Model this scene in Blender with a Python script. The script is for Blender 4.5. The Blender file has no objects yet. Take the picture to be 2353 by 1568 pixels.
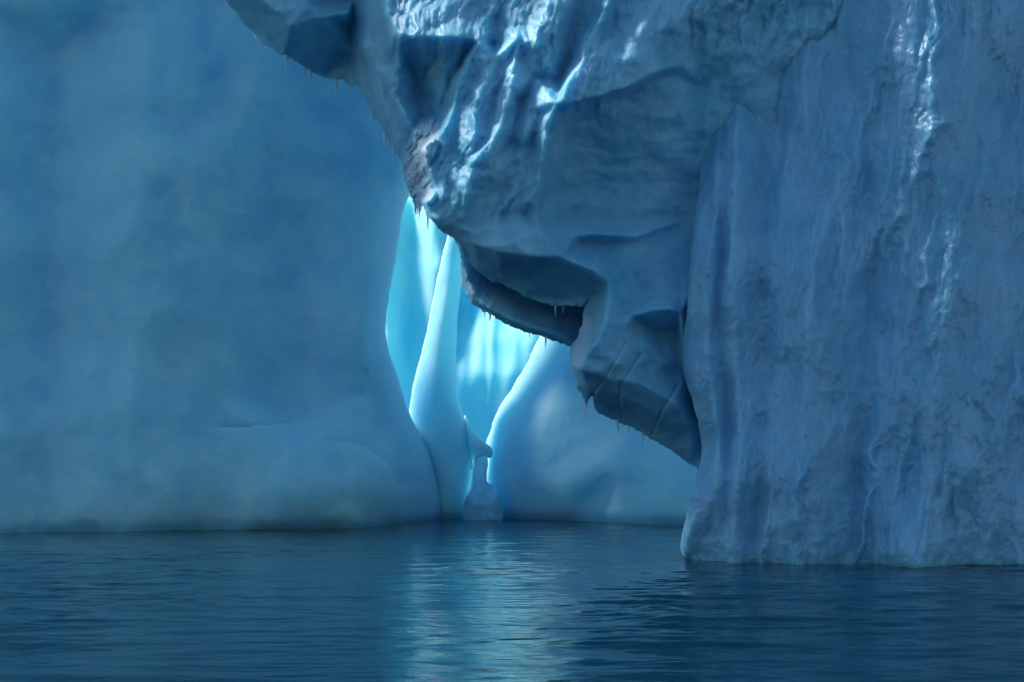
import bpy, math, random
import numpy as np
from mathutils import Vector
from mathutils.geometry import delaunay_2d_cdt

scene = bpy.context.scene
R = math.radians

# ------------------------------------------------------------------ camera, light
F, HOR, CX, H = 2926.0, 1060.0, 1176.5, 3.1      # focal length, horizon row, centre column (photo pixels), eye height
cam_d = bpy.data.cameras.new('camera')
cam = bpy.data.objects.new('camera', cam_d)
scene.collection.objects.link(cam)
scene.camera = cam
cam.location = (0, 0, H)
cam.rotation_euler = (R(90), 0, 0)
cam_d.sensor_width = 36.0
cam_d.lens = 36.0 * F / 2353.0
cam_d.shift_y = (HOR - 784.0) / 2353.0
cam_d.clip_start = 0.1
cam_d.clip_end = 20000

SUN = Vector((-0.58, 0.25, 0.77)).normalized()
world = bpy.data.worlds.new('World')
scene.world = world
world.use_nodes = True
wn = world.node_tree
for n in list(wn.nodes):
    wn.nodes.remove(n)
sky = wn.nodes.new('ShaderNodeTexSky')
sky.sky_type = 'NISHITA'
sky.sun_disc = False
sky.sun_elevation = math.asin(SUN.z)
sky.sun_rotation = math.atan2(SUN.x, SUN.y)
sky.air_density = 1.3
sky.dust_density = 0.2
sky.ozone_density = 2.5
bg = wn.nodes.new('ShaderNodeBackground')
bg.inputs['Strength'].default_value = 0.05
wo = wn.nodes.new('ShaderNodeOutputWorld')
wn.links.new(sky.outputs[0], bg.inputs[0])
wn.links.new(bg.outputs[0], wo.inputs[0])

sd = bpy.data.lights.new('sun', 'SUN')
sd.energy = 2.3
sd.angle = R(9)
sd.color = (1.0, 0.95, 0.92)
so = bpy.data.objects.new('sun', sd)
scene.collection.objects.link(so)
so.rotation_euler = (-SUN).to_track_quat('-Z', 'Y').to_euler()
so.location = SUN * 200

scene.view_settings.view_transform = 'Standard'
scene.view_settings.look = 'None'
scene.view_settings.gamma = 1
scene.view_settings.exposure = 1.22
scene.view_settings.use_curve_mapping = False
scene.cycles.use_denoising = True
scene.cycles.max_bounces = 10
scene.cycles.diffuse_bounces = 6
scene.cycles.glossy_bounces = 4
scene.cycles.transmission_bounces = 6
scene.cycles.caustics_reflective = False
scene.cycles.caustics_refractive = False
scene.cycles.sample_clamp_indirect = 6

# ------------------------------------------------------------------ numeric helpers
rng = np.random.RandomState(7)

def _hash(ix, iy, seed):
    n = (ix.astype(np.int64) * 374761393 + iy.astype(np.int64) * 668265263 + seed * 974634777) & 0x7fffffff
    n = ((n ^ (n >> 13)) * 1274126177) & 0x7fffffff
    return (n ^ (n >> 16)) & 0x7fffffff

def noise2(x, y, seed=0):
    """gradient noise, about -1..1"""
    ix, iy = np.floor(x), np.floor(y)
    fx, fy = x - ix, y - iy
    u, v = fx * fx * fx * (fx * (fx * 6 - 15) + 10), fy * fy * fy * (fy * (fy * 6 - 15) + 10)
    def g(dx, dy):
        a = _hash(ix + dx, iy + dy, seed) * (2 * math.pi / 0x7fffffff)
        return np.cos(a) * (fx - dx) + np.sin(a) * (fy - dy)
    a, b, c, d = g(0, 0), g(1, 0), g(0, 1), g(1, 1)
    return 1.5 * ((a * (1 - u) + b * u) * (1 - v) + (c * (1 - u) + d * u) * v)

def fbm(x, y, seed=0, octv=4, gain=0.5):
    s, a = 0, 1.0
    for k in range(octv):
        s = s + a * noise2(x * 2 ** k + 13.7 * k, y * 2 ** k - 7.3 * k, seed + k)
        a *= gain
    return s

def ridged(x, y, seed=0, octv=3, gain=0.5):
    s, a = 0, 1.0
    for k in range(octv):
        s = s + a * (1 - 2 * np.abs(noise2(x * 2 ** k + 5.1 * k, y * 2 ** k + 9.2 * k, seed + k)))
        a *= gain
    return s

def scallop(x, y, seed=0):
    """melt cups: 0 in the middle of a cell, rising to sharp crests between cells"""
    ix, iy = np.floor(x), np.floor(y)
    best = np.full(x.shape, 9.0)
    for dx in (-1, 0, 1):
        for dy in (-1, 0, 1):
            h = _hash(ix + dx, iy + dy, seed)
            px = ix + dx + (h % 1009) / 1009.0
            py = iy + dy + ((h // 1009) % 1013) / 1013.0
            best = np.minimum(best, (x - px) ** 2 + (y - py) ** 2)
    return np.minimum(best, 1.0)

def blur(A, sig):
    if sig <= 0:
        return A
    r = int(math.ceil(3 * sig))
    k = np.exp(-0.5 * (np.arange(-r, r + 1) / sig) ** 2)
    k /= k.sum()
    for ax in (0, 1):
        P = np.pad(A, [(r, r) if i == ax else (0, 0) for i in (0, 1)], mode='edge')
        o = np.zeros_like(A)
        n = A.shape[ax]
        for i, w in enumerate(k):
            o += w * (P[i:i + n] if ax == 0 else P[:, i:i + n])
        A = o
    return A

def smooth(a, b, x):
    t = np.clip((x - a) / (b - a), 0, 1)
    return t * t * (3 - 2 * t)

def seg_dist(PX, PY, poly, closed=False):
    best = np.full(PX.shape, 1e9)
    n = len(poly)
    for i in range(n if closed else n - 1):
        x0, y0 = poly[i][:2]
        x1, y1 = poly[(i + 1) % n][:2]
        dx, dy = x1 - x0, y1 - y0
        t = np.clip(((PX - x0) * dx + (PY - y0) * dy) / (dx * dx + dy * dy + 1e-9), 0, 1)
        best = np.minimum(best, np.hypot(PX - x0 - t * dx, PY - y0 - t * dy))
    return best

def inside(PX, PY, poly):
    c = np.zeros(PX.shape, bool)
    n = len(poly)
    for i in range(n):
        x0, y0 = poly[i][:2]
        x1, y1 = poly[(i + 1) % n][:2]
        if y0 == y1:
            continue
        cross = ((y0 > PY) != (y1 > PY)) & (PX < (x1 - x0) * (PY - y0) / (y1 - y0) + x0)
        c ^= cross
    return c

def chaikin(poly, it=1):
    for _ in range(it):
        q = []
        n = len(poly)
        for i in range(n):
            a, b = poly[i], poly[(i + 1) % n]
            q.append((a[0] * .75 + b[0] * .25, a[1] * .75 + b[1] * .25))
            q.append((a[0] * .25 + b[0] * .75, a[1] * .25 + b[1] * .75))
        poly = q
    return poly

def raster(lines, X, Y):
    """depth over the grid from a triangulation of creased lines (x, y, depth)"""
    co, dep, ed = [], [], []
    for ln in lines:
        k0 = len(co)
        for p in ln:
            co.append(Vector((p[0], p[1])))
            dep.append(p[2])
        ed += [(k0 + i, k0 + i + 1) for i in range(len(ln) - 1)]
    vs, es, fs, ov, oe, of = delaunay_2d_cdt(co, ed, [], 0, 1e-4)
    dd = []
    for v, src in zip(vs, ov):
        if src:
            dd.append(dep[src[0]])
        else:                                  # a crossing of two lines
            w = [(1 / (1e-3 + (v - c).length_squared), d) for c, d in zip(co, dep)]
            w.sort(reverse=True)
            w = w[:4]
            dd.append(sum(a * b for a, b in w) / sum(a for a, b in w))
    D = np.full(X.shape, np.nan)
    xs, ys = X[0], Y[:, 0]
    for f in fs:
        a, b, c = (vs[i] for i in f)
        i0, i1 = np.searchsorted(xs, (min(a.x, b.x, c.x) - .01, max(a.x, b.x, c.x) + .01))
        j0, j1 = np.searchsorted(ys, (min(a.y, b.y, c.y) - .01, max(a.y, b.y, c.y) + .01))
        if i1 <= i0 or j1 <= j0:
            continue
        x, y = X[j0:j1, i0:i1], Y[j0:j1, i0:i1]
        det = (b.y - c.y) * (a.x - c.x) + (c.x - b.x) * (a.y - c.y)
        if abs(det) < 1e-9:
            continue
        l0 = ((b.y - c.y) * (x - c.x) + (c.x - b.x) * (y - c.y)) / det
        l1 = ((c.y - a.y) * (x - c.x) + (a.x - c.x) * (y - c.y)) / det
        l2 = 1 - l0 - l1
        m = (l0 > -1e-4) & (l1 > -1e-4) & (l2 > -1e-4)
        D[j0:j1, i0:i1][m] = (l0 * dd[f[0]] + l1 * dd[f[1]] + l2 * dd[f[2]])[m]
    D[np.isnan(D)] = np.nanmean(D)
    return D

def world_pt(px, py, d):
    return (px - CX) / F * d, d, H + (HOR - py) / F * d

def link_mesh(name, co, faces, mat, parent=None, smooth_shade=True):
    me = bpy.data.meshes.new(name)
    me.from_pydata([], [], []) if co is None else None
    co = np.asarray(co, np.float32)
    faces = np.asarray(faces, np.int32)
    me.vertices.add(len(co))
    me.vertices.foreach_set('co', co.ravel())
    k = faces.shape[1]
    me.loops.add(faces.size)
    me.loops.foreach_set('vertex_index', faces.ravel())
    me.polygons.add(len(faces))
    me.polygons.foreach_set('loop_start', np.arange(0, faces.size, k, dtype=np.int32))
    me.polygons.foreach_set('loop_total', np.full(len(faces), k, np.int32))
    me.polygons.foreach_set('use_smooth', np.full(len(faces), smooth_shade))
    me.update(calc_edges=True)
    me.validate()
    me.materials.append(mat)
    o = bpy.data.objects.new(name, me)
    scene.collection.objects.link(o)
    if parent:
        o.parent = parent
    return o

RIM = {}
def ice_body(name, mat, outline, lines, step, curl, thick, sig=1.5, rag=0, rag_len=30, detail=None, parent=None,
             chk=1, sun_tint=None, power=0.5, back_sig=12, bw=None):
    """A closed body of ice: a sculpted front, edges rounded over, and a back face behind it."""
    poly = chaikin(outline, chk) if chk else outline
    xs = [p[0] for p in poly]
    ys = [p[1] for p in poly]
    m = 4 * step
    X, Y = np.meshgrid(np.arange(min(xs) - m, max(xs) + m, step), np.arange(min(ys) - m, max(ys) + m, step))
    sdf = seg_dist(X, Y, poly, True)
    sdf = np.where(inside(X, Y, poly), sdf, -sdf)
    if rag:
        sdf = sdf + rag * (fbm(X / rag_len, Y / rag_len, 3, 4, 0.6))
    D = raster(lines, X, Y)
    D = blur(D, sig / step * 2.0)
    if detail is not None:
        D = D + detail(X, Y, D)
    gy, gx = np.gradient(sdf, step)
    gl = np.maximum(np.hypot(gx, gy), 0.3)
    keep = sdf > -0.75 * step
    snap = keep & (sdf < 0.75 * step)
    PX = np.where(snap, X - sdf * gx / gl ** 2, X)
    PY = np.where(snap, Y - sdf * gy / gl ** 2, Y)
    sd_ = np.where(snap, 0.0, np.maximum(sdf, 0))
    t = np.clip(sd_ / curl, 0, 1)
    prof = 1 - (1 - (1 - t) ** 2) ** power            # 1 at the rim, 0 inside
    px_m = D.mean() / F
    cdep = curl * px_m * prof
    Df = D + cdep
    rim_d = blur(D, back_sig / step) + curl * px_m
    tb = np.clip(sd_ / (bw or curl * 3), 0, 1)
    Db = np.where(sd_ <= 0, Df, np.maximum(rim_d, Df + 0.02) + thick * np.sqrt(1 - (1 - tb) ** 2))
    def rim(px, py):
        i = int(np.clip(round((px - X[0, 0]) / step), 0, X.shape[1] - 1))
        j = int(np.clip(round((py - Y[0, 0]) / step), 0, X.shape[0] - 1))
        return float(D[j, i] + curl * px_m)
    RIM[name] = rim
    idx = -np.ones(X.shape, int)
    idx[keep] = np.arange(keep.sum())
    q = keep[:-1, :-1] & keep[1:, :-1] & keep[:-1, 1:] & keep[1:, 1:]
    a, b, c, d = idx[:-1, :-1][q], idx[1:, :-1][q], idx[1:, 1:][q], idx[:-1, 1:][q]
    fr = np.stack([a, b, c, d], 1)
    n = keep.sum()
    bk = np.stack([d, c, b, a], 1) + n
    e = np.concatenate([fr[:, [0, 1]], fr[:, [1, 2]], fr[:, [2, 3]], fr[:, [3, 0]]])
    key = e[:, 0].astype(np.int64) * n + e[:, 1]
    rev = e[:, 1].astype(np.int64) * n + e[:, 0]
    be = e[~np.isin(key, rev)]
    rimf = np.stack([be[:, 1], be[:, 0], be[:, 0] + n, be[:, 1] + n], 1)
    co = []
    for DD in (Df, Db):
        x, y, z = world_pt(PX[keep], PY[keep], DD[keep])
        co.append(np.stack([x, y, z], 1))
    o = link_mesh(name, np.concatenate(co), np.concatenate([fr, bk, rimf]), mat, parent)
    zz = co[0][:, 2] + 0.12 * noise2(co[0][:, 0] * 1.3, co[0][:, 0] * .4 + 3, 77)
    wv = smooth(0.6, 0.0, zz) * (0.25 if 'leg' in name or 'block' in name else 0.6)
    aw = o.data.attributes.new('washed', 'FLOAT', 'POINT')
    aw.data.foreach_set('value', np.concatenate([wv, wv]).astype(np.float32))
    if sun_tint is not None:  # per-vertex weight of the painted sunlit whitening
        at = o.data.attributes.new('sun_tint', 'FLOAT', 'POINT')
        fv = np.clip(sun_tint(X, Y), 0, 1)[keep]
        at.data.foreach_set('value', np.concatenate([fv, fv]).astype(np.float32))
    return o

def tag(o, label=None, cat=None, group=None, kind=None):
    if label: o['label'] = label
    if cat: o['category'] = cat
    if group: o['group'] = group
    if kind: o['kind'] = kind
    return o

def thing(name, loc, label, cat, group=None):
    o = bpy.data.objects.new(name, None)
    scene.collection.objects.link(o)
    o.location = loc
    tag(o, label, cat, group)
    bpy.context.view_layer.update()
    return o

def adopt(parent, o):
    o.parent = parent
    o.matrix_parent_inverse = parent.matrix_world.inverted()
    return o

# ------------------------------------------------------------------ materials
def ice_mat(name, white, blue, rough=0.35, bump=0.5, sss=1.0, radius=(0.25, 0.9, 1.6), scale=1.0, streak=(1, 1, 0.35), spec=0.5, coat=0.0):
    m = bpy.data.materials.new(name)
    m.use_nodes = True
    nt = m.node_tree
    p = nt.nodes['Principled BSDF']
    N = nt.nodes.new
    L = nt.links.new
    tc = N('ShaderNodeTexCoord')
    mp = N('ShaderNodeMapping')
    mp.inputs['Scale'].default_value = streak
    L(tc.outputs['Object'], mp.inputs[0])
    n1 = N('ShaderNodeTexNoise'); n1.inputs['Scale'].default_value = 0.45; n1.inputs['Detail'].default_value = 8; n1.inputs['Roughness'].default_value = 0.6
    L(mp.outputs[0], n1.inputs['Vector'])
    rmp = N('ShaderNodeValToRGB')
    rmp.color_ramp.elements[0].position = 0.3; rmp.color_ramp.elements[1].position = 0.72
    rmp.color_ramp.elements[0].color = (*blue, 1); rmp.color_ramp.elements[1].color = (*white, 1)
    L(n1.outputs['Fac'], rmp.inputs[0])
    fa = N('ShaderNodeAttribute'); fa.attribute_name = 'sun_tint'  # sunlight painted into the base colour: whiter, less subsurface
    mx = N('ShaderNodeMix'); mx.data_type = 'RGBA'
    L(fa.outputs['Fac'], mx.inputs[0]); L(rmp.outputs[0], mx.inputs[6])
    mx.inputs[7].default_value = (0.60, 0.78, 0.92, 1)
    wa = N('ShaderNodeAttribute'); wa.attribute_name = 'washed'      # wave-washed clear ice just above the sea
    mw = N('ShaderNodeMix'); mw.data_type = 'RGBA'
    L(wa.outputs['Fac'], mw.inputs[0]); L(mx.outputs[2], mw.inputs[6])
    mw.inputs[7].default_value = (0.07, 0.50, 0.66, 1)
    L(mw.outputs[2], p.inputs['Base Color'])
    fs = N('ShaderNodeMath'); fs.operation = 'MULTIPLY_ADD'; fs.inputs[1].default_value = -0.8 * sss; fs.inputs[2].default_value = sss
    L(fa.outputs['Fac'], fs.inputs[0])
    n2 = N('ShaderNodeTexNoise'); n2.inputs['Scale'].default_value = 3.0; n2.inputs['Detail'].default_value = 6; n2.inputs['Roughness'].default_value = 0.62
    L(mp.outputs[0], n2.inputs['Vector'])
    n3 = N('ShaderNodeTexNoise'); n3.inputs['Scale'].default_value = 18.0; n3.inputs['Detail'].default_value = 4
    L(tc.outputs['Object'], n3.inputs['Vector'])
    ad = N('ShaderNodeMath'); ad.operation = 'MULTIPLY_ADD'; ad.inputs[1].default_value = 0.2
    L(n3.outputs['Fac'], ad.inputs[0]); L(n2.outputs['Fac'], ad.inputs[2])
    b = N('ShaderNodeBump'); b.inputs['Strength'].default_value = bump; b.inputs['Distance'].default_value = 0.12
    L(ad.outputs[0], b.inputs['Height'])
    L(b.outputs[0], p.inputs['Normal'])
    rr = N('ShaderNodeMapRange'); rr.inputs[3].default_value = rough * 0.7; rr.inputs[4].default_value = min(1, rough * 1.4)
    L(n2.outputs['Fac'], rr.inputs[0])
    L(rr.outputs[0], p.inputs['Roughness'])
    p.inputs['IOR'].default_value = 1.31
    p.inputs['Specular IOR Level'].default_value = spec
    fw = N('ShaderNodeMath'); fw.operation = 'MULTIPLY_ADD'; fw.inputs[1].default_value = -0.75 * sss; fw.use_clamp = True
    L(wa.outputs['Fac'], fw.inputs[0]); L(fs.outputs[0], fw.inputs[2])
    L(fw.outputs[0], p.inputs['Subsurface Weight'])
    p.inputs['Subsurface Radius'].default_value = radius
    p.inputs['Subsurface Scale'].default_value = scale
    p.inputs['Coat Weight'].default_value = coat
    p.inputs['Coat Roughness'].default_value = 0.15
    return m

M_ARCH = ice_mat('wet_glacier_ice', (0.32, 0.66, 0.86), (0.12, 0.46, 0.66), rough=0.42, bump=0.4, sss=0.8, radius=(0.25, 0.5, 0.6), streak=(1.2, 1.2, 0.4), spec=0.4)
M_LEG = ice_mat('weathered_wet_ice', (0.28, 0.58, 0.80), (0.15, 0.44, 0.66), rough=0.24, bump=0.18, sss=0.8, radius=(0.3, 0.45, 0.5), streak=(2, 2, 0.5), spec=0.6)
M_BACK = ice_mat('smooth_blue_ice', (0.42, 0.82, 0.99), (0.30, 0.72, 0.98), rough=0.6, bump=0.25, sss=1.0, radius=(1.5, 2.7, 2.9), streak=(1, 1, 0.6))
M_GULLY = ice_mat('dense_blue_ice', (0.40, 0.92, 1.0), (0.20, 0.82, 1.0), rough=0.6, bump=0.15, sss=0.7, radius=(1.2, 2.4, 2.6), streak=(1, 1, 0.12))

def clear_ice():
    m = bpy.data.materials.new('clear_ice')
    m.use_nodes = True
    nt = m.node_tree
    p = nt.nodes['Principled BSDF']
    p.inputs['Base Color'].default_value = (0.66, 0.90, 1.0, 1)
    p.inputs['Roughness'].default_value = 0.12
    p.inputs['IOR'].default_value = 1.31
    t = nt.nodes.new('ShaderNodeBsdfTranslucent')
    t.inputs['Color'].default_value = (0.66, 0.90, 1.0, 1)
    mx = nt.nodes.new('ShaderNodeMixShader')
    mx.inputs[0].default_value = 0.2
    nt.links.new(p.outputs[0], mx.inputs[1])
    nt.links.new(t.outputs[0], mx.inputs[2])
    nt.links.new(mx.outputs[0], nt.nodes['Material Output'].inputs['Surface'])
    return m
M_ICICLE = clear_ice()

def water_mat():
    m = bpy.data.materials.new('sea_water')
    m.use_nodes = True
    nt = m.node_tree
    p = nt.nodes['Principled BSDF']
    N, L = nt.nodes.new, nt.links.new
    p.inputs['Base Color'].default_value = (0.0, 0.016, 0.034, 1)
    p.inputs['Roughness'].default_value = 0.04
    p.inputs['IOR'].default_value = 1.333
    p.inputs['Specular IOR Level'].default_value = 0.45
    tc = N('ShaderNodeTexCoord')
    mp = N('ShaderNodeMapping'); mp.inputs['Scale'].default_value = (1.0, 1.9, 1)
    L(tc.outputs['Object'], mp.inputs[0])
    n = N('ShaderNodeTexNoise'); n.inputs['Scale'].default_value = 3.2; n.inputs['Detail'].default_value = 5; n.inputs['Roughness'].default_value = 0.55
    n.inputs['Distortion'].default_value = 0.3
    L(mp.outputs[0], n.inputs['Vector'])
    b = N('ShaderNodeBump'); b.inputs['Strength'].default_value = 0.6; b.inputs['Distance'].default_value = 0.018
    L(n.outputs['Fac'], b.inputs['Height'])
    L(b.outputs[0], p.inputs['Normal'])
    return m
M_WATER = water_mat()

# ------------------------------------------------------------------ water
def build_water():
    def axis(lo, hi, fine, n_out, far):
        core = np.arange(lo, hi, fine)
        g = np.geomspace(fine, far, n_out)
        return np.concatenate([(lo - np.cumsum(g)[::-1]), core, hi + np.cumsum(g)])
    xs = axis(-16, 16, 0.09, 60, 60)
    ys = axis(15, 74, 0.075, 60, 60)
    X, Y = np.meshgrid(xs, ys)
    a = np.exp(-np.maximum(0, np.abs(X) - 16) / 15) * np.exp(-np.maximum(0, Y - 74) / 15) * np.exp(-np.maximum(0, 15 - Y) / 8)
    w = 0.25 * noise2(X * .3, Y * .3, 5)
    Z = 0.055 * fbm(X * 0.26 + w, Y * 0.70 + w, 11, 3, 0.5)
    Z += 0.016 * ridged(X * 0.6 + w, Y * 1.9 - w, 21, 2, 0.5)
    Z += 0.006 * noise2(X * 2.2, Y * 4.6, 31)
    calm = 0.35 + 0.65 * smooth(-0.5, 0.6, fbm(X * .12, Y * .09, 41, 2)) 
    far_calm = 1.15 - 0.55 * smooth(25, 60, Y)
    Z += 0.03 * noise2(X * 0.22 + 2 * w, Y * 1.05, 61) * smooth(34, 20, Y)
    Z *= 1.15 * a * calm * far_calm
    co = np.stack([X, Y, Z], -1).reshape(-1, 3)
    ny, nx = X.shape
    i = np.arange(nx * ny).reshape(ny, nx)
    f = np.stack([i[:-1, :-1], i[:-1, 1:], i[1:, 1:], i[1:, :-1]], -1).reshape(-1, 4)
    o = link_mesh('sea_water', co, f, M_WATER)
    tag(o, kind='structure', label='dark blue rippled sea water with a bright cyan reflection', cat='water')
build_water()

# ------------------------------------------------------------------ foreground iceberg: arch
B = 42.0
def L3(pts, base=B):
    return [(x, y, base + r * 1.22) for x, y, r in pts]

arch_outline = [(150, -900), (270, -560), (380, -280), (455, -110), (530, 20), (600, 100), (653, 130), (690, 150), (720, 165), (745, 178), (775, 186), (787, 180), (806, 203), (822, 198),
    (838, 220), (848, 245), (854, 265), (880, 300), (905, 345), (925, 378), (930, 410), (943, 452), (952, 472), (972, 474), (985, 500),
    (1003, 525), (1030, 540), (1054, 556), (1062, 585), (1090, 618), (1130, 645), (1165, 657), (1210, 685), (1270, 702), (1338, 705),
    (1352, 690), (1340, 715), (1337, 745), (1325, 778), (1311, 797), (1312, 852), (1325, 886), (1346, 930), (1362, 906), (1364, 930), (1368, 945),
    (1400, 960), (1424, 972), (1452, 982), (1500, 1010), (1545, 1036), (1562, 1052), (1602, 1077), (1650, 1090), (1760, 1100), (2900, 1100), (2900, -900)]

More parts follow.
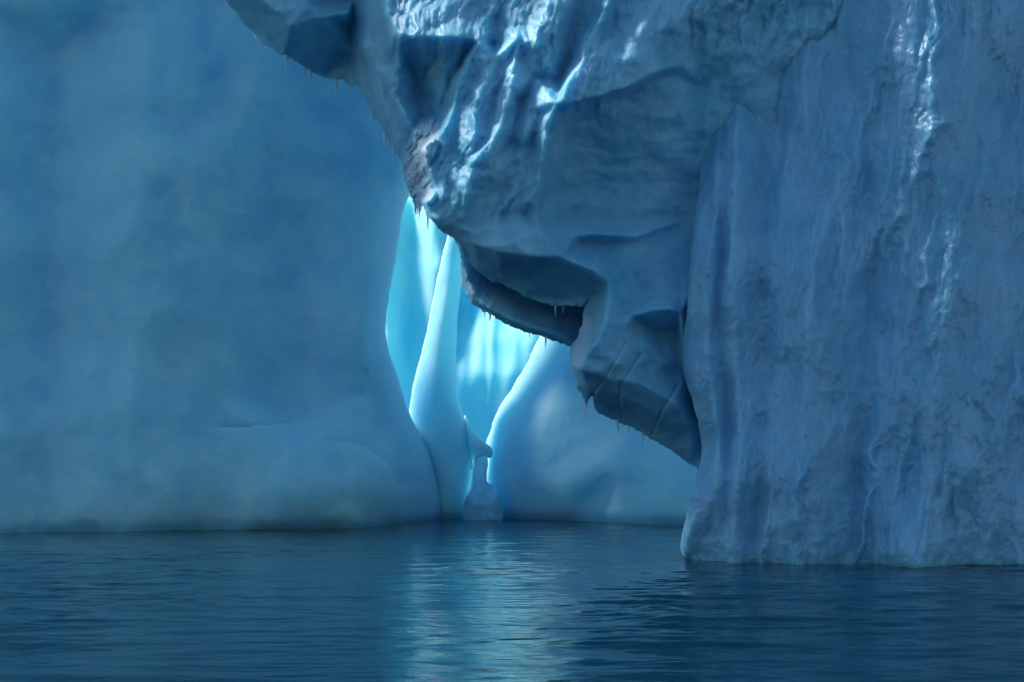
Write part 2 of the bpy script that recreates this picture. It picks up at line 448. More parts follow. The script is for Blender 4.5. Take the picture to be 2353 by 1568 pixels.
arch_lines = [L3(l) for l in [
    # far frame of the sheet
    [(-1000, -950, 10), (1000, -950, 14), (3000, -950, 14)],
    [(-1000, 400, 8), (-1000, -950, 10)],
    [(3000, 1200, 2), (3000, -950, 14)],
    [(-1000, 400, 5), (500, 500, 5), (900, 700, 4), (1200, 900, 3.5), (1400, 1150, 3), (1700, 1250, 2), (3000, 1200, 2)],
    [(-600, -700, 6), (0, -480, 2.5), (500, -350, 2), (700, -380, 1.0), (900, -350, 0.3), (1200, -330, 1.5), (2000, -400, 1)],
    [(200, -600, 3), (380, -220, 3), (520, 20, 3)],
    [(0, -330, 0), (380, -130, -0.8), (560, -30, -0.8)],
    # dark left mass
    [(653, -60, -.8), (700, 10, -.9), (740, 40, -0.6), (800, 30, 0.5)],
    [(653, 40, -.9), (668, 60, -0.9), (690, 100, 0.6)],
    [(653, 122, 1.2), (700, 152, 2.6), (745, 172, 3), (800, 190, 3.2)],
    [(800, -80, .3), (812, 0, 1.4), (806, 60, 2.0), (806, 120, 2.4), (818, 190, 3.0)],
    # ridge one and the slope left of it
    [(870, -90, -0.8), (893, 10, -0.8), (892, 34, -0.9), (913, 79, -1.3), (919, 111, -0.6), (917, 151, -0.2), (912, 198, 0.1), (900, 215, 0.2), (928, 259, 0.4), (935, 296, 0.9), (932, 323, 1.4), (926, 360, 2.4)],
    [(850, 60, 0.4), (862, 150, 0.9), (880, 240, 1.7), (895, 310, 2.7)],
    [(840, 110, 0.4), (870, 165, 0.3), (893, 205, 0.9), (905, 240, 1.0)],
    # hollow
    [(940, 140, 0.9), (952, 185, 1.4), (964, 232, 1.8), (975, 270, 1.9)],
    [(990, 150, 0.7), (1012, 190, 1.0), (1020, 240, 1.4)],
    # roof over the hollow
    [(913, 76, -1.4), (950, 82, -1.0), (985, 84, -0.8), (1064, 84, -0.8), (1100, 92, -0.6), (1130, 112, -0.5)],
    [(932, 124, 0.3), (985, 136, 0.5), (1045, 130, 0.3)],
    [(930, 30, -0.6), (985, 0, 0.2), (1010, -60, 0.9)],
    [(1040, 40, -0.2), (1090, 0, 0.3), (1110, -80, 0.9)],
    # step two: the big body comes forward
    [(1078, 132, -0.7), (1070, 151, -1.0), (1050, 188, -1.0), (1041, 242, -1.1), (1018, 296, -1.3), (1001, 316, -1.4), (971, 343, -1.5), (986, 390, -1.6), (1003, 433, -1.5), (980, 464, -1.5), (984, 498, -1.2)],
    [(1066, 128, 0.6), (1060, 148, 0.8), (1040, 185, 1.0), (1030, 240, 1.2), (1008, 290, 1.0), (992, 308, 0.6), (964, 343, 0.3), (979, 392, 0.0), (995, 432, -0.2), (972, 462, 0.4)],
    # lit patch
    [(950, 300, 0.9), (938, 360, 1.8), (940, 410, 2.2), (958, 462, 2.0)],
    # streaked body
    [(1137, 131, -1.0), (1118, 190, -1.2), (1096, 262, -1.5), (1083, 356, -1.8), (1058, 400, -1.9), (1040, 450, -1.7)],
    [(1100, 170, -0.5), (1075, 230, -0.9), (1050, 300, -1.2), (1030, 380, -1.6)],
    [(1155, 160, -0.5), (1135, 240, -0.8), (1108, 320, -1.3), (1090, 345, -1.5)],
    [(1190, 90, -1.1), (1172, 201, -1.4), (1150, 296, -1.8), (1090, 369, -2.3), (1075, 427, -2.3), (1065, 500, -2.1)],
    [(1195, 240, -0.6), (1180, 310, -0.9), (1140, 370, -1.5), (1110, 440, -1.6)],
    [(1150, 0, 0.3), (1140, 60, 0.2), (1132, 105, 0.2)],
    [(1180, 0, -0.2), (1200, 60, -0.6), (1190, 90, -1.1)],
    [(1240, -60, -0.2), (1262, 30, -1.0), (1245, 100, -1.3), (1257, 148, -1.2), (1290, 185, 0.1)],
    [(1230, 180, -0.8), (1215, 250, -1.4), (1200, 320, -1.6), (1195, 345, -1.1)],
    [(1314, -60, -0.5), (1310, 0, -0.9), (1285, 60, -1.1), (1277, 90, -0.9)],
    [(1340, -20, 0.2), (1320, 70, 0.1), (1300, 150, 0.2)],
    # ridge six
    [(1400, -100, -0.2), (1395, 20, -0.9), (1358, 84, -1.2), (1338, 128, -1.4), (1301, 195, -1.9), (1281, 235, -2.2), (1260, 279, -2.2), (1249, 336, -2.0), (1240, 403, -1.7), (1233, 467, -1.4), (1230, 500, -1.3)],
    [(1240, 262, -1.3), (1222, 330, -1.2), (1208, 400, -1.1), (1190, 450, -1.3)],
    # lower rim of the lit plane, and the dark panel below it
    [(1284, 240, -2.2), (1328, 233, -2.0), (1378, 220, -1.9), (1445, 200, -1.7), (1472, 184, -1.6), (1496, 170, -1.3), (1533, 157, -0.7), (1570, 150, 0)],
    [(1290, 254, -1.5), (1330, 247, -0.9), (1380, 234, -0.7), (1447, 214, -0.5), (1480, 196, -0.4), (1505, 182, -0.2), (1540, 172, 0.1)],
    [(1370, 110, -0.9), (1430, 80, -0.8), (1500, 60, -0.6)],
    [(1400, 130, -1.2), (1460, 110, -1.2), (1500, 100, -0.7)],
    [(1420, 0, 0.4), (1400, 60, 0.1)],
    [(1470, -60, 0), (1500, 0, -0.3), (1480, 60, -0.9), (1465, 130, -1.5)],
    [(1540, -40, 0.6), (1560, 40, -0.2), (1545, 110, -0.4)],
    [(1262, 330, -1.3), (1256, 400, -1.0), (1254, 470, -0.8)],
    [(1300, 330, -0.4), (1400, 320, 0.1), (1500, 310, 0.4), (1590, 300, 0.8)],
    [(1290, 420, 0.1), (1400, 420, 0.8), (1500, 420, 1.0), (1590, 420, 1.2)],
    # lower belly
    [(1110, 500, -1.6), (1200, 490, -1.0), (1300, 495, 0.2), (1320, 495, 0.4), (1450, 500, 1.0), (1590, 500, 1.2)],
    [(1330, 540, -0.8), (1390, 538, -0.6), (1460, 542, -0.1)],
    [(1330, 556, -0.1), (1390, 560, 0.2), (1460, 556, 0.4)],
    [(1056, 552, -1.2), (1090, 562, -1.8), (1150, 580, -2.0), (1210, 588, -2.0), (1290, 590, -1.6), (1360, 618, -1.2), (1402, 645, -1.0)],
    [(1068, 530, -1.9), (1150, 520, -1.9), (1240, 535, -1.7)],
    [(1075, 585, 0.0), (1100, 615, 0.3), (1160, 648, 0.6), (1220, 678, 0.8), (1280, 690, 0.7), (1330, 690, 0.5)],
    [(1150, 615, -0.8), (1220, 640, -0.3), (1300, 650, -0.1), (1370, 660, -0.1)],
    # lower block
    [(1391, 651, -0.9), (1398, 665, -1.0), (1396, 695, -1.3), (1391, 728, -1.6), (1375, 776, -1.9), (1344, 813, -2.0), (1328, 846, -1.8)],
    [(1365, 680, 0.3), (1352, 720, 0.4), (1348, 760, 0.2), (1324, 795, 0.0), (1318, 840, -0.4)],
    [(1430, 700, -0.9), (1430, 760, -1.3), (1400, 820, -1.7), (1335, 852, -1.9)],
    [(1445, 719, -1.0), (1479, 693, -0.7), (1506, 679, -0.5), (1563, 676, -0.2)],
    [(1450, 724, -1.2), (1499, 714, -1.5), (1536, 708, -1.4), (1562, 716, -1.0)],
    [(1470, 740, -0.6), (1510, 760, 0.3), (1555, 760, 0.6)],
    [(1490, 790, -0.7), (1530, 830, -0.4), (1570, 860, 0)],
    [(1345, 875, -1.1), (1400, 870, -1.5), (1470, 880, -1.1), (1560, 930, -0.6)],
    [(1350, 915, -0.2), (1385, 935, 0.4), (1430, 955, 0.9), (1500, 995, 1.3), (1590, 1060, 1.6)],
    [(1420, 910, -0.6), (1500, 950, 0.0), (1590, 1000, 0.6)],
    [(1620, 200, 1.0), (1630, 600, 1.0), (1640, 1000, 1.5)],
    [(2000, -200, 1.5), (2000, 500, 1.5), (2000, 900, 1.5)],
]]

def groove(X, Y, line, w, depth):
    return depth * np.exp(-(seg_dist(X, Y, line) / w) ** 2)

def arch_detail(X, Y, D):
    w = 18 * fbm(X / 90, Y / 90, 50, 3)
    u = (X + 0.33 * Y + w)                   # across the run of the flutes
    v = (Y - 0.33 * X + w)
    st = smooth(60, 0, np.abs(X - 1180) - 210) * smooth(560, 420, Y)            # fluted region
    st = np.maximum(st, smooth(0, 60, X - 830) * smooth(1060, 1000, X) * smooth(500, 470, Y) * 0.9)
    st = np.maximum(st, smooth(700, 1300, X) * smooth(190, 60, Y))
    calm = smooth(1250, 1330, X) * smooth(240, 300, Y)
    st = st * (1 - calm)
    d = 4.2 * smooth(1030, 720, X) * smooth(-700, -500, Y + 0.5 * (X - 800)) * smooth(700, 520, Y)          # the left shoulder hangs farther back
    d += -0.22 * st * ridged(u / 60, v / 300, 60, 2, 0.5)
    d += -0.03 * st * ridged(u / 11, v / 90, 70, 2, 0.5)
    d += 0.20 * fbm(X / 110, Y / 90, 80, 3, 0.45)
    d += 0.025 * fbm(X / 22, Y / 22, 85, 3, 0.5) * (1 - 0.4 * calm)
    d += 0.12 * calm * fbm(X / 120, Y / 50, 88, 3)
    q = 8 * fbm(X / 40, Y / 40, 91, 3)
    d += -0.45 * st * scallop((u + q) / 74, (v + q) / 200, 92)
    d += -0.10 * st * scallop((u + q) / 28, (v - q) / 70, 93) + 0.03 * st * fbm(X / 20, Y / 26, 98, 3, 0.5)
    d += -0.16 * (1 - st) * (1 - .7 * calm) * scallop((X + q) / 60, (Y + q) / 40, 94)
    d += -0.035 * (0.3 + st) * ridged((u + .6 * q) / 9, v / 45, 95, 2, 0.6)
    # fine ribs on the lit patch
    pt = smooth(12, 0, seg_dist(X, Y, [(985, 300), (965, 350), (955, 400), (970, 440)]) - 26)
    d += -0.34 * pt * ridged((X + .45 * Y + 6 * fbm(X / 30, Y / 30, 97, 2)) / 15, Y / 90, 90, 3, 0.6)
    for ln, dep in (([(1439, 786), (1385, 877), (1361, 907)], .22), ([(1470, 815), (1462, 829), (1422, 887), (1423, 928), (1427, 968)], .28), ([(1560, 880), (1522, 941), (1499, 998)], .28)):
        d += groove(X, Y, ln, 2.6, dep * .5)
        # a low step on the right side of each crack
        nearest = seg_dist(X, Y, ln)
        side = np.interp(Y, [p[1] for p in ln], [p[0] for p in ln])
        d += -0.07 * np.exp(-(nearest / 30)) * smooth(-3, 5, X - side)
    return d

def glint_streaks(X, Y, seed):  # thin bright glints, put into the colour
    q = 10 * fbm(X / 40, Y / 40, seed, 3)
    a = ridged((X + .33 * Y + q) / 14, (Y - .33 * X) / 90, seed + 1, 3, .6)
    return smooth(0.75, 1.35, a) * smooth(-.1, .5, noise2(X / 60, Y / 90, seed + 5))

def arch_sun_tint(X, Y):  # sunlit look painted on the patch, block facet and ridge glints
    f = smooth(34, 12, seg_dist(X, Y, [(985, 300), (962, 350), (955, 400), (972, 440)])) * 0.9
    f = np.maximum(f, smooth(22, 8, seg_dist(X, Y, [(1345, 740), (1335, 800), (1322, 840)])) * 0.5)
    return np.maximum(f, 0.15 * glint_streaks(X, Y, 400) * smooth(480, 380, Y))

foreground = thing('iceberg_arch', (0, 42, 0), 'huge wet blue iceberg arch hanging over the sea, icicles along its lower edge', 'iceberg')
overhang = ice_body('ice_overhang', M_ARCH, arch_outline, arch_lines, 3.0, 14, 5.0, bw=90, sig=1.6, rag=3.0, rag_len=26, detail=arch_detail, chk=0, sun_tint=arch_sun_tint)
adopt(foreground, overhang)

# right leg standing in the water
leg_outline = [(1640, 60), (1612, 160), (1608, 300), (1607, 420), (1598, 480), (1587, 560), (1581, 700), (1570, 780), (1567, 850), (1578, 885), (1592, 920), (1608, 985), (1613, 1050), (1603, 1080),
    (1592, 1115), (1580, 1180), (1567, 1228), (1562, 1256), (1569, 1276), (1585, 1288), (1600, 1330), (1640, 1420), (3000, 1420), (3000, -200), (2300, -300), (1800, -80)]
leg_lines = [
    [(1540, -200, 45), (1560, 300, 45), (1560, 500, 42), (1540, 800, 41), (1540, 1100, 41), (1540, 1500, 41)],
    [(1640, 100, 45), (1625, 200, 43.6), (1620, 300, 44.6), (1618, 420, 42.4), (1602, 500, 40.6), (1590, 600, 40.3), (1585, 750, 40.2), (1578, 850, 40.2), (1600, 920, 40.3), (1618, 1000, 40.5), (1618, 1070, 40.6), (1600, 1140, 39.8), (1575, 1250, 40.0), (1580, 1290, 40.3), (1590, 1500, 41)],
    [(1650, 200, 45.5), (1645, 420, 41.1), (1640, 600, 40.0), (1632, 700, 39.9), (1625, 800, 39.7), (1640, 920, 39.6), (1650, 1000, 39.7), (1640, 1150, 39.4), (1625, 1260, 39.8), (1625, 1500, 39.8)],
    [(1660, 420, 41.3), (1665, 560, 40.6), (1650, 700, 40.3), (1655, 820, 40.0), (1665, 900, 40.2), (1672, 1000, 40.1), (1665, 1150, 39.5), (1660, 1260, 39.5)],
    [(1700, 100, 46), (1690, 420, 40.8), (1680, 560, 39.8), (1675, 620, 39.6), (1690, 820, 39.4), (1700, 1000, 39.2), (1690, 1150, 38.9), (1688, 1260, 38.9), (1690, 1500, 39.5)],
    [(1780, -100, 46), (1760, 300, 43.6), (1750, 600, 40.5), (1760, 900, 39.9), (1750, 1100, 39.4), (1730, 1260, 39.4), (1730, 1500, 40)],
    [(1860, -100, 45), (1850, 300, 42.3), (1870, 600, 39.4), (1850, 900, 38.6), (1830, 1100, 38.2), (1820, 1280, 38.2), (1820, 1500, 38.6)],
    [(2000, -200, 43.0), (1990, 300, 41.4), (2010, 600, 40.4), (1980, 900, 39.4), (1960, 1280, 38.9), (1960, 1500, 39.4)],
    [(2160, -200, 41.5), (2140, 300, 39.6), (2190, 600, 38.6), (2150, 900, 38.0), (2100, 1280, 37.6), (2100, 1500, 38)],
    [(2350, -300, 42.5), (2340, 300, 40.6), (2350, 900, 38.6), (2300, 1500, 38.2)],
    [(3100, -400, 41), (3100, 1500, 37)],
]
def leg_detail(X, Y, D):
    w = 16 * fbm(X / 80, Y / 110, 150, 3)
    u = X + 0.16 * Y + w
    amp = 0.35 + 0.65 * smooth(-.4, .5, fbm(X / 260, Y / 330, 155, 2))
    d = -0.2 * amp * ridged(u / 75, (Y - .2 * X) / 420, 160, 2, 0.5)
    d += -0.03 * amp * ridged(u / 11, Y / 80, 170, 2, 0.5)
    q = 10 * fbm(X / 40, Y / 40, 191, 3)
    u2 = X + 0.3 * Y + 1.4 * w
    d += -0.42 * scallop((u2 + q) / 110, (Y - .3 * X + q) / 320, 192)
    d += -0.03 * scallop((u2 - q) / 30, (Y - .3 * X - q) / 95, 193)
    d += -0.03 * ridged((u2 + q) / 9, Y / 50, 194, 2, 0.6)
    d += 0.32 * fbm(X / 150, Y / 240, 180, 3, 0.45)
    d += 0.025 * fbm(X / 18, Y / 24, 185, 3, 0.5)
    return d
leg = ice_body('ice_leg', M_LEG, leg_outline, leg_lines, 3.0, 16, 5.0, sig=2.4, rag=1.6, rag_len=40, detail=leg_detail)
adopt(foreground, leg)

# rounded ledge hanging behind the belly
ledge_outline = [(1040, 540), (1058, 575), (1060, 615), (1061, 642), (1068, 668), (1078, 690), (1095, 707), (1130, 725), (1160, 743), (1190, 757), (1220, 767), (1250, 776), (1290, 789), (1312, 797), (1400, 810), (1440, 700), (1300, 600)]
ledge_lines = [
    [(1000, 500, 46), (1030, 700, 47), (1130, 790, 47), (1300, 860, 46.5), (1480, 850, 46), (1480, 560, 46), (1000, 500, 46)],
    [(1050, 560, 45), (1064, 620, 43.8), (1082, 672, 43.0), (1120, 704, 42.7), (1180, 734, 42.7), (1250, 758, 43.1), (1300, 776, 43.9)],
    [(1080, 600, 45.2), (1130, 655, 44.6), (1200, 692, 44.7), (1290, 715, 45.3), (1330, 720, 45.6)],
    [(1085, 696, 43.3), (1130, 724, 43.1), (1200, 760, 43.2), (1300, 790, 44.2)],
]
def ledge_detail(X, Y, D):
    a = smooth(1180, 1060, X)
    d = -0.09 * a * ridged((X + .45 * Y) / 9, (Y - .5 * X) / 60, 190, 2)
    d += 0.07 * fbm(X / 40, Y / 30, 195, 3, .5)
    return d
ledge = ice_body('ice_ledge', M_ARCH, ledge_outline, ledge_lines, 2.5, 12, 4.0, sig=2.5, rag=3.0, rag_len=16, detail=ledge_detail, sun_tint=lambda X, Y: 0.3 * smooth(1110, 1070, X))  # left tip painted paler, as if the sun caught it
adopt(foreground, ledge)

# ------------------------------------------------------------------ icicles
def icicle_mesh(seed, n=9, k=8):
    r = random.Random(seed)
    co, f = [], []
    for i in range(n + 1):
        t = i / n
        rad = 0.5 * ((1 - t) ** 0.8 * (1 + 0.18 * math.sin(9 * t + seed)) + 0.05) * (1.5 if i == 0 else 1)
        ox, oy = 0.12 * r.uniform(-1, 1) * t, 0.12 * r.uniform(-1, 1) * t
        for j in range(k):
            a = 2 * math.pi * j / k
            co.append((ox + rad * math.cos(a), oy + rad * math.sin(a), -t))
    for i in range(n):
        for j in range(k):
            a, b = i * k + j, i * k + (j + 1) % k
            f.append((a, a + k, b + k, b))
    o = link_mesh('icicle', co, f, M_ICICLE)
    me = o.data
    bpy.data.objects.remove(o)
    return me
ic_meshes = [icicle_mesh(s) for s in range(4)]

# (x, top y, bottom y, width) read along the lower edge
ICE = [(657, 126, 157, 4), (667, 126, 147, 3.5), (661, 126, 135, 3), (700, 150, 170, 3.5), (714, 158, 186, 3.5), (743, 172, 184, 2.5), (750, 174, 186, 2.5), (772, 184, 217, 4), (805, 198, 226, 4),
       (854, 252, 286, 4.5), (884, 300, 330, 4.5), (905, 332, 364, 5), (914, 345, 362, 3), (955, 468, 497, 4), (959, 468, 488, 3.5), (963, 466, 492, 3), (967, 468, 484, 3), (983, 494, 532, 5),
       (1345, 922, 952, 4), (1420, 962, 986, 3.5), (1415, 962, 974, 2.5), (1444, 974, 1000, 3.5), (1477, 994, 1016, 3.5), (1500, 1004, 1014, 2.5)]
ICE_LEDGE = [(1114, 712, 728, 2.5), (1126, 718, 741, 3), (1217, 762, 774, 2.5), (1254, 772, 791, 3), (1276, 700, 724, 2.5), (1294, 700, 724, 2.5)]
for k, (x, y0, y1, w) in enumerate(ICE + ICE_LEDGE):
    dpt = RIM['ice_overhang'](x, y0 - 2) if (k < len(ICE) or y0 == 700) else RIM['ice_ledge'](x, y0 - 2)
    o = bpy.data.objects.new('icicle', ic_meshes[k % 4])
    scene.collection.objects.link(o)
    o.location = world_pt(x, y0 - 6, dpt)
    s = (1.9 + 0.7 * math.sin(k * 2.1)) * w / F * dpt
    o.scale = (s, s, (y1 - y0 + 6) * (1.2 + 0.25 * math.sin(k * 4.7)) / F * dpt)
    o.rotation_euler = (0, 0, k * 1.3)
    bpy.context.view_layer.update()
    adopt(foreground, o)

# ------------------------------------------------------------------ back icebergs
cliff_outline = [(1010, 300), (960, 400), (930, 470), (916, 540), (905, 620), (890, 700), (885, 765), (893, 805), (911, 860), (925, 900), (936, 935), (947, 965), (970, 1010), (1000, 1060), (1035, 1130), (1050, 1200), (1050, 1330), (-1200, 1330), (-1200, -500), (300, -500), (900, -120)]
cliff_lines = [
    [(-1300, -600, 62), (300, -600, 66), (1100, -300, 68)],
    [(1100, -300, 68), (1000, 300, 66), (1000, 900, 68)],
    [(1100, 1000, 69), (1080, 1200, 69), (1080, 1400, 69)],
    [(-1300, -600, 62), (-1300, 1400, 48)],
    [(-1300, 1400, 48), (0, 1400, 55), (653, 1400, 59), (1080, 1400, 69)],
    [(930, 480, 65), (910, 600, 64.5), (893, 700, 64.0), (888, 765, 63.8), (905, 850, 64.3), (930, 920, 65.2), (950, 980, 65.5), (980, 1040, 66.2), (1010, 1100, 67), (1020, 1200, 67.5)],
    [(860, 250, 64.5), (850, 400, 63.5), (850, 550, 62.6), (835, 700, 61.8), (835, 800, 61.6), (850, 900, 62.2), (880, 970, 62.8)],
    [(700, 100, 63), (720, 300, 63.0), (720, 500, 62.4), (720, 700, 62.0), (700, 850, 61.6), (700, 940, 61.2)],
    [(653, 962, 61.0), (690, 964, 61.0), (712, 958, 61.2)],
    [(640, 974, 58.9), (690, 972, 59.4), (715, 962, 60.4)],
    [(640, 1030, 58.2), (720, 1025, 58.6), (800, 1018, 59.4), (850, 1025, 60.2), (885, 1050, 61.0), (905, 1090, 61.8)],
    [(640, 1110, 57.3), (740, 1110, 57.4), (820, 1110, 58.0), (870, 1120, 59.4), (905, 1140, 61.6)],
    [(640, 1190, 57.2), (740, 1190, 57.6), (820, 1190, 58.3), (870, 1190, 60.6), (905, 1195, 62.8)],
    [(640, 1260, 58), (740, 1260, 58.4), (820, 1260, 59.2), (900, 1260, 64)],
    [(900, 1010, 63), (935, 1080, 64.2), (955, 1140, 65.2), (960, 1200, 65.8)],
    [(540, 300, 61), (520, 600, 60.5), (500, 900, 59.4), (480, 1100, 57.6), (480, 1260, 57.4)],
    [(330, 0, 62), (320, 400, 59), (300, 800, 57.5), (290, 1100, 56), (290, 1260, 55.8)],
    [(130, 100, 62.5), (120, 500, 60.6), (110, 900, 58.2), (100, 1260, 55.6)],
    [(-100, 0, 59), (-100, 500, 56.6), (-110, 900, 55), (-120, 1260, 53)],
    [(-500, 0, 58), (-500, 700, 54), (-500, 1260, 51)],
]
def back_detail(seed, amp=1.0):
    def f(X, Y, D):
        z = H + (HOR - Y) / F * D
        return 0.3 * smooth(0.7, -0.1, z) + amp * (0.5 * fbm(X / 190, Y / 220, seed, 3, 0.4) - 0.25 * scallop(X / 150 + .4 * noise2(X / 90, Y / 90, seed), Y / 120, seed + 3) + 0.05 * fbm(X / 30, Y / 26, seed + 9, 3, 0.5) + 0.02 * fbm(X / 9, Y / 9, seed + 19, 2))
    return f
def cliff_detail(X, Y, D):
    d = back_detail(200)(X, Y, D)
    sl = [(520, 985), (600, 978), (640, 974), (690, 968), (720, 956)]
    d += 0.6 * np.exp(-seg_dist(X, Y, sl) / 13) * (Y < np.interp(X, [p[0] for p in sl], [p[1] for p in sl])) * smooth(725, 680, X)
    c = [(760, 1016), (800, 1018), (850, 1032), (893, 1072), (912, 1120)]
    n = seg_dist(X, Y, c)
    up = Y < np.interp(X, [p[0] for p in c], [p[1] for p in c])
    d += 0.55 * np.exp(-n / 30) * up * smooth(740, 800, X)
    for cx, cy, r in ((829, 905, 16), (820, 950, 12), (838, 852, 9), (845, 1082, 6)):
        d += 0.3 * np.exp(-((X - cx) ** 2 + ((Y - cy) * 1.2) ** 2) / r ** 2)
    return d
cliff = ice_body('ice_cliff', M_BACK, cliff_outline, cliff_lines, 5.0, 60, 7.7, sig=8, rag=1.5, rag_len=60, detail=cliff_detail, chk=2, bw=210)
tag(cliff, 'broad smooth blue ice cliff on the left, behind the arch, with a rounded foot', 'ice cliff')

fin_outline = [(1060, 380), (1030, 540), (1008, 620), (992, 700), (980, 770), (962, 835), (950, 880), (941, 930), (938, 970), (950, 1100), (960, 1330), (1090, 1330), (1085, 1200), (1075, 1140), (1082, 1114), (1085, 1080), (1084, 1035), (1080, 990), (1060, 945), (1050, 890), (1047, 820), (1052, 720), (1064, 620), (1090, 500), (1110, 380)]
fin_lines = [
    [(900, 300, 72), (900, 1400, 68)], [(1150, 300, 73), (1150, 1400, 70)], [(900, 300, 72), (1150, 300, 73)], [(900, 1400, 68), (1150, 1400, 70)],
    [(1085, 400, 70.4), (1045, 560, 69.8), (1018, 700, 69.0), (1000, 850, 68.1), (995, 950, 67.4), (1010, 1050, 66.9), (1040, 1130, 67.2), (1045, 1200, 67.6)],
    [(1040, 600, 70.4), (985, 800, 69.3), (950, 930, 68.5), (960, 1100, 67.8)],
    [(1060, 650, 70.8), (1045, 850, 69.4), (1052, 930, 68.8), (1080, 1020, 68.2), (1085, 1080, 68.2), (1065, 1150, 68.2)],
]
fin = ice_body('ice_fin', M_BACK, fin_outline, fin_lines, 4.0, 38, 1.6, sig=6, rag=1.2, rag_len=50, detail=back_detail(230, .5), chk=2)
tag(fin, 'tall narrow leaning fin of pale blue ice between the two bright gullies', 'ice fin')

slope_outline = [(1300, 620), (1245, 760), (1228, 800), (1203, 850), (1175, 895), (1150, 930), (1137, 960), (1126, 995), (1116, 1020), (1122, 1045), (1120, 1065), (1108, 1100), (1108, 1130), (1110, 1170), (1110, 1330), (2300, 1330), (2300, 300), (1600, 480)]
slope_lines = [
    [(1080, 600, 73), (1080, 1400, 71)], [(1080, 600, 73), (1300, 500, 70), (2400, 200, 62)], [(2400, 200, 62), (2400, 1400, 56)], [(1080, 1400, 71), (1500, 1400, 62), (2400, 1400, 56)],
    [(1265, 760, 70.6), (1225, 850, 70.2), (1185, 930, 69.2), (1164, 965, 68.5), (1153, 1009, 68.2), (1140, 1057, 68.0), (1136, 1098, 68.0), (1165, 1150, 67.8), (1180, 1200, 68.0)],
    [(1190, 895, 70.3), (1154, 962, 69.4), (1141, 1009, 69.1), (1128, 1050, 68.9), (1122, 1098, 68.7)],
    [(1330, 780, 68.1), (1300, 850, 67.9), (1260, 930, 67.5), (1240, 1000, 67.0), (1240, 1100, 66.2), (1250, 1200, 66.6)],
    [(1400, 900, 66.5), (1380, 1000, 65.8), (1370, 1080, 65.0), (1360, 1110, 64.8), (1310, 1145, 65.2), (1320, 1200, 65.6)],
    [(1375, 1118, 65.5), (1320, 1155, 65.9)],
    [(1560, 800, 65), (1560, 1000, 64), (1540, 1100, 62.6), (1520, 1150, 62), (1500, 1200, 62.0), (1500, 1300, 62.4)],
    [(1700, 800, 63), (1700, 1000, 62.5), (1680, 1200, 60.2), (1680, 1300, 60.4)],
]
slope = ice_body('ice_slope', M_BACK, slope_outline, slope_lines, 4.0, 40, 3.0, sig=7, rag=1.5, rag_len=50, detail=lambda X, Y, D: back_detail(260, .4)(X, Y, D) + 0.15 * np.exp(-seg_dist(X, Y, [(1385, 1096), (1366, 1112), (1345, 1121)]) / 14) * (X + Y > 2478), chk=2)
tag(slope, 'broad rounded slope of pale blue ice right of the bright gully, under the arch', 'ice slope')

gully_outline = [(830, 1330), (830, 500), (1000, 430), (1420, 640), (1460, 1330)]
gully_lines = [
    [(780, 300, 94), (1500, 300, 88)],
    [(780, 300, 94), (780, 1400, 73)], [(1500, 300, 88), (1500, 1400, 73)], [(780, 1400, 73), (1500, 1400, 73)],
    [(890, 450, 83), (945, 470, 86), (1010, 480, 84.5), (1045, 500, 89), (1150, 560, 86), (1240, 580, 83.5), (1400, 640, 82)],
    [(880, 600, 78), (945, 600, 81), (1010, 600, 80.0)],
    [(880, 700, 75.6), (940, 700, 78.4), (1000, 700, 77.7), (1035, 700, 81.5), (1130, 700, 79.5), (1240, 700, 77.0), (1400, 700, 76)],
    [(885, 770, 75.2), (935, 770, 77.4), (980, 770, 76.6), (1040, 780, 78.6), (1120, 780, 77.0), (1225, 780, 75.4), (1400, 800, 74)],
    [(905, 870, 75.0), (935, 870, 76.0), (960, 870, 76.0), (1045, 860, 75.9), (1110, 860, 75.2), (1190, 860, 74.8), (1300, 880, 74)],
    [(1045, 930, 75.2), (1110, 930, 74.9), (1160, 930, 74.7), (1300, 940, 74)],
    [(935, 1050, 74.6), (1110, 1015, 74.9), (1300, 1050, 73)],
    [(850, 1200, 73.6), (1110, 1200, 75.0), (1300, 1200, 73.5)],
]
def gully_detail(X, Y, D):
    u = X + 0.10 * (Y - 800) + 10 * fbm(X / 80, Y / 160, 300, 2)
    return 0.35 * noise2(u / 60, Y / 500, 310) + 0.22 * noise2(u / 24, Y / 300, 314) * smooth(980, 800, Y) + 0.12 * fbm(X / 90, Y / 240, 320, 2)
gully = ice_body('ice_gully', M_GULLY, gully_outline, gully_lines, 4.0, 22, 5, sig=5, rag=4, rag_len=40, detail=gully_detail, chk=1)
tag(gully, 'glowing cyan fluted ice gully rising behind the leaning fin, brightest ice in view', 'ice gully')

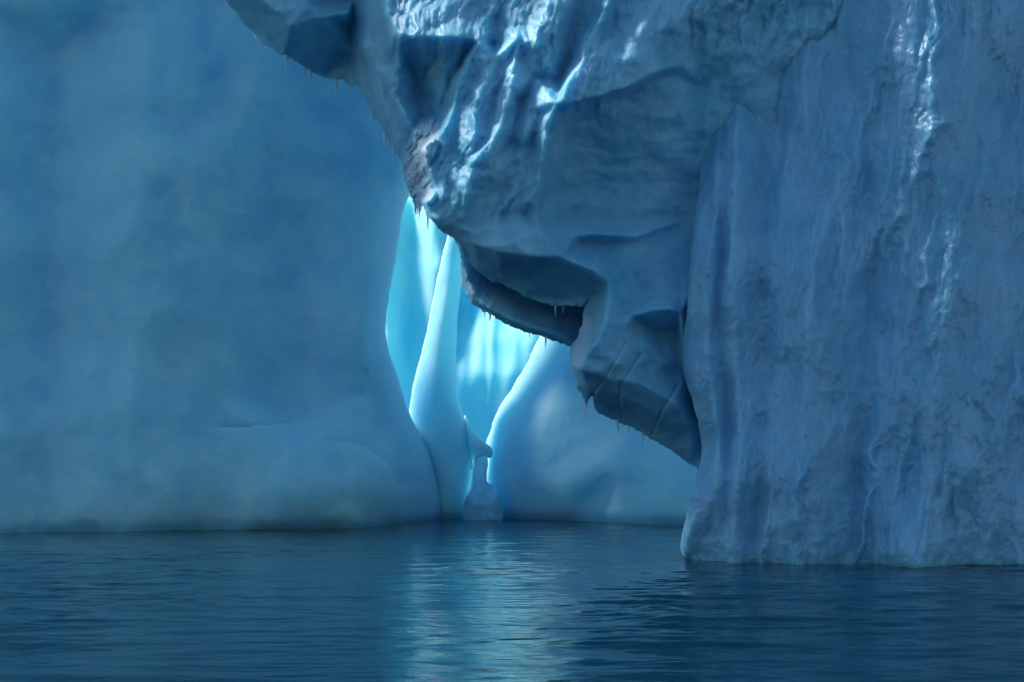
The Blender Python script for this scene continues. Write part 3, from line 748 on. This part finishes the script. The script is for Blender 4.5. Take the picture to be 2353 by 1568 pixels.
M_BLOCK = ice_mat('frosted_ice', (0.36, 0.76, 0.98), (0.28, 0.70, 0.95), rough=0.6, bump=0.25, sss=0.4, radius=(0.2, 0.25, 0.25))
block = ice_body('ice_block', M_BLOCK, [(1108, 1098), (1099, 1108), (1089, 1119), (1078, 1133), (1069, 1144), (1063, 1162), (1064, 1225), (1154, 1225), (1157, 1180), (1155, 1160), (1151, 1143), (1142, 1126), (1131, 1112), (1125, 1113), (1118, 1106)],
    [[(1030, 1080, 67.6), (1180, 1080, 67.6)], [(1030, 1230, 67.6), (1180, 1230, 67.6)], [(1030, 1080, 67.6), (1030, 1230, 67.6)], [(1180, 1080, 67.6), (1180, 1230, 67.6)],
     [(1108, 1099, 67.2), (1104, 1130, 66.5), (1090, 1160, 66.1), (1085, 1205, 66.3)], [(1118, 1120, 66.8), (1112, 1160, 66.45), (1108, 1205, 66.6)], [(1128, 1113, 67.2), (1134, 1150, 66.4), (1130, 1210, 66.5)]],
    1.6, 9, 0.8, sig=1.8, rag=.6, rag_len=12, detail=lambda X, Y, D: 0.06 * fbm(X / 22, Y / 30, 340, 3), chk=0)
tag(block, 'small pale teardrop shaped ice block standing at the waterline below the bright gully', 'ice block')

spur = ice_body('ice_spur', M_BACK, [(1108, 1037), (1100, 1041), (1094, 1047), (1090, 1058), (1089, 1075), (1086, 1106), (1080, 1150), (1128, 1150), (1118, 1105), (1119, 1083), (1122, 1064), (1120, 1049)],
    [[(1070, 1020, 69.0), (1150, 1020, 69.0)], [(1070, 1170, 68.2), (1150, 1170, 68.2)], [(1070, 1020, 69.0), (1070, 1170, 68.2)], [(1150, 1020, 69.0), (1150, 1170, 68.2)], [(1107, 1042, 68.7), (1105, 1140, 67.0)]],
    1.6, 8, 0.5, sig=2, rag=.5, rag_len=14, chk=1)
tag(spur, 'thin upright ice spur rising directly behind the teardrop block', 'ice spur')

brace = ice_body('ice_brace', M_BACK, [(1066, 950), (1074, 966), (1084, 989), (1094, 1001), (1102, 1009), (1113, 1017), (1124, 1024), (1131, 1031), (1134, 1041), (1129, 1052), (1122, 1054), (1113, 1047), (1105, 1050), (1098, 1058), (1092, 1072), (1080, 1082), (1066, 1040), (1054, 990)],
    [[(1030, 930, 68.6), (1160, 930, 68.8)], [(1030, 1080, 68.2), (1160, 1080, 68.2)], [(1030, 930, 68.6), (1030, 1080, 68.2)], [(1160, 930, 68.8), (1160, 1080, 68.2)], [(1050, 960, 70.4), (1056, 1010, 69.9), (1066, 1060, 69.6)], [(1072, 985, 68.4), (1087, 1010, 67.7), (1105, 1026, 67.4), (1126, 1038, 67.5)]],
    1.6, 9, 0.6, sig=2, rag=.8, rag_len=14, chk=1)
tag(brace, 'short knobbly ice shoulder leaning from the fin across the foot of the gully', 'ice chunk')
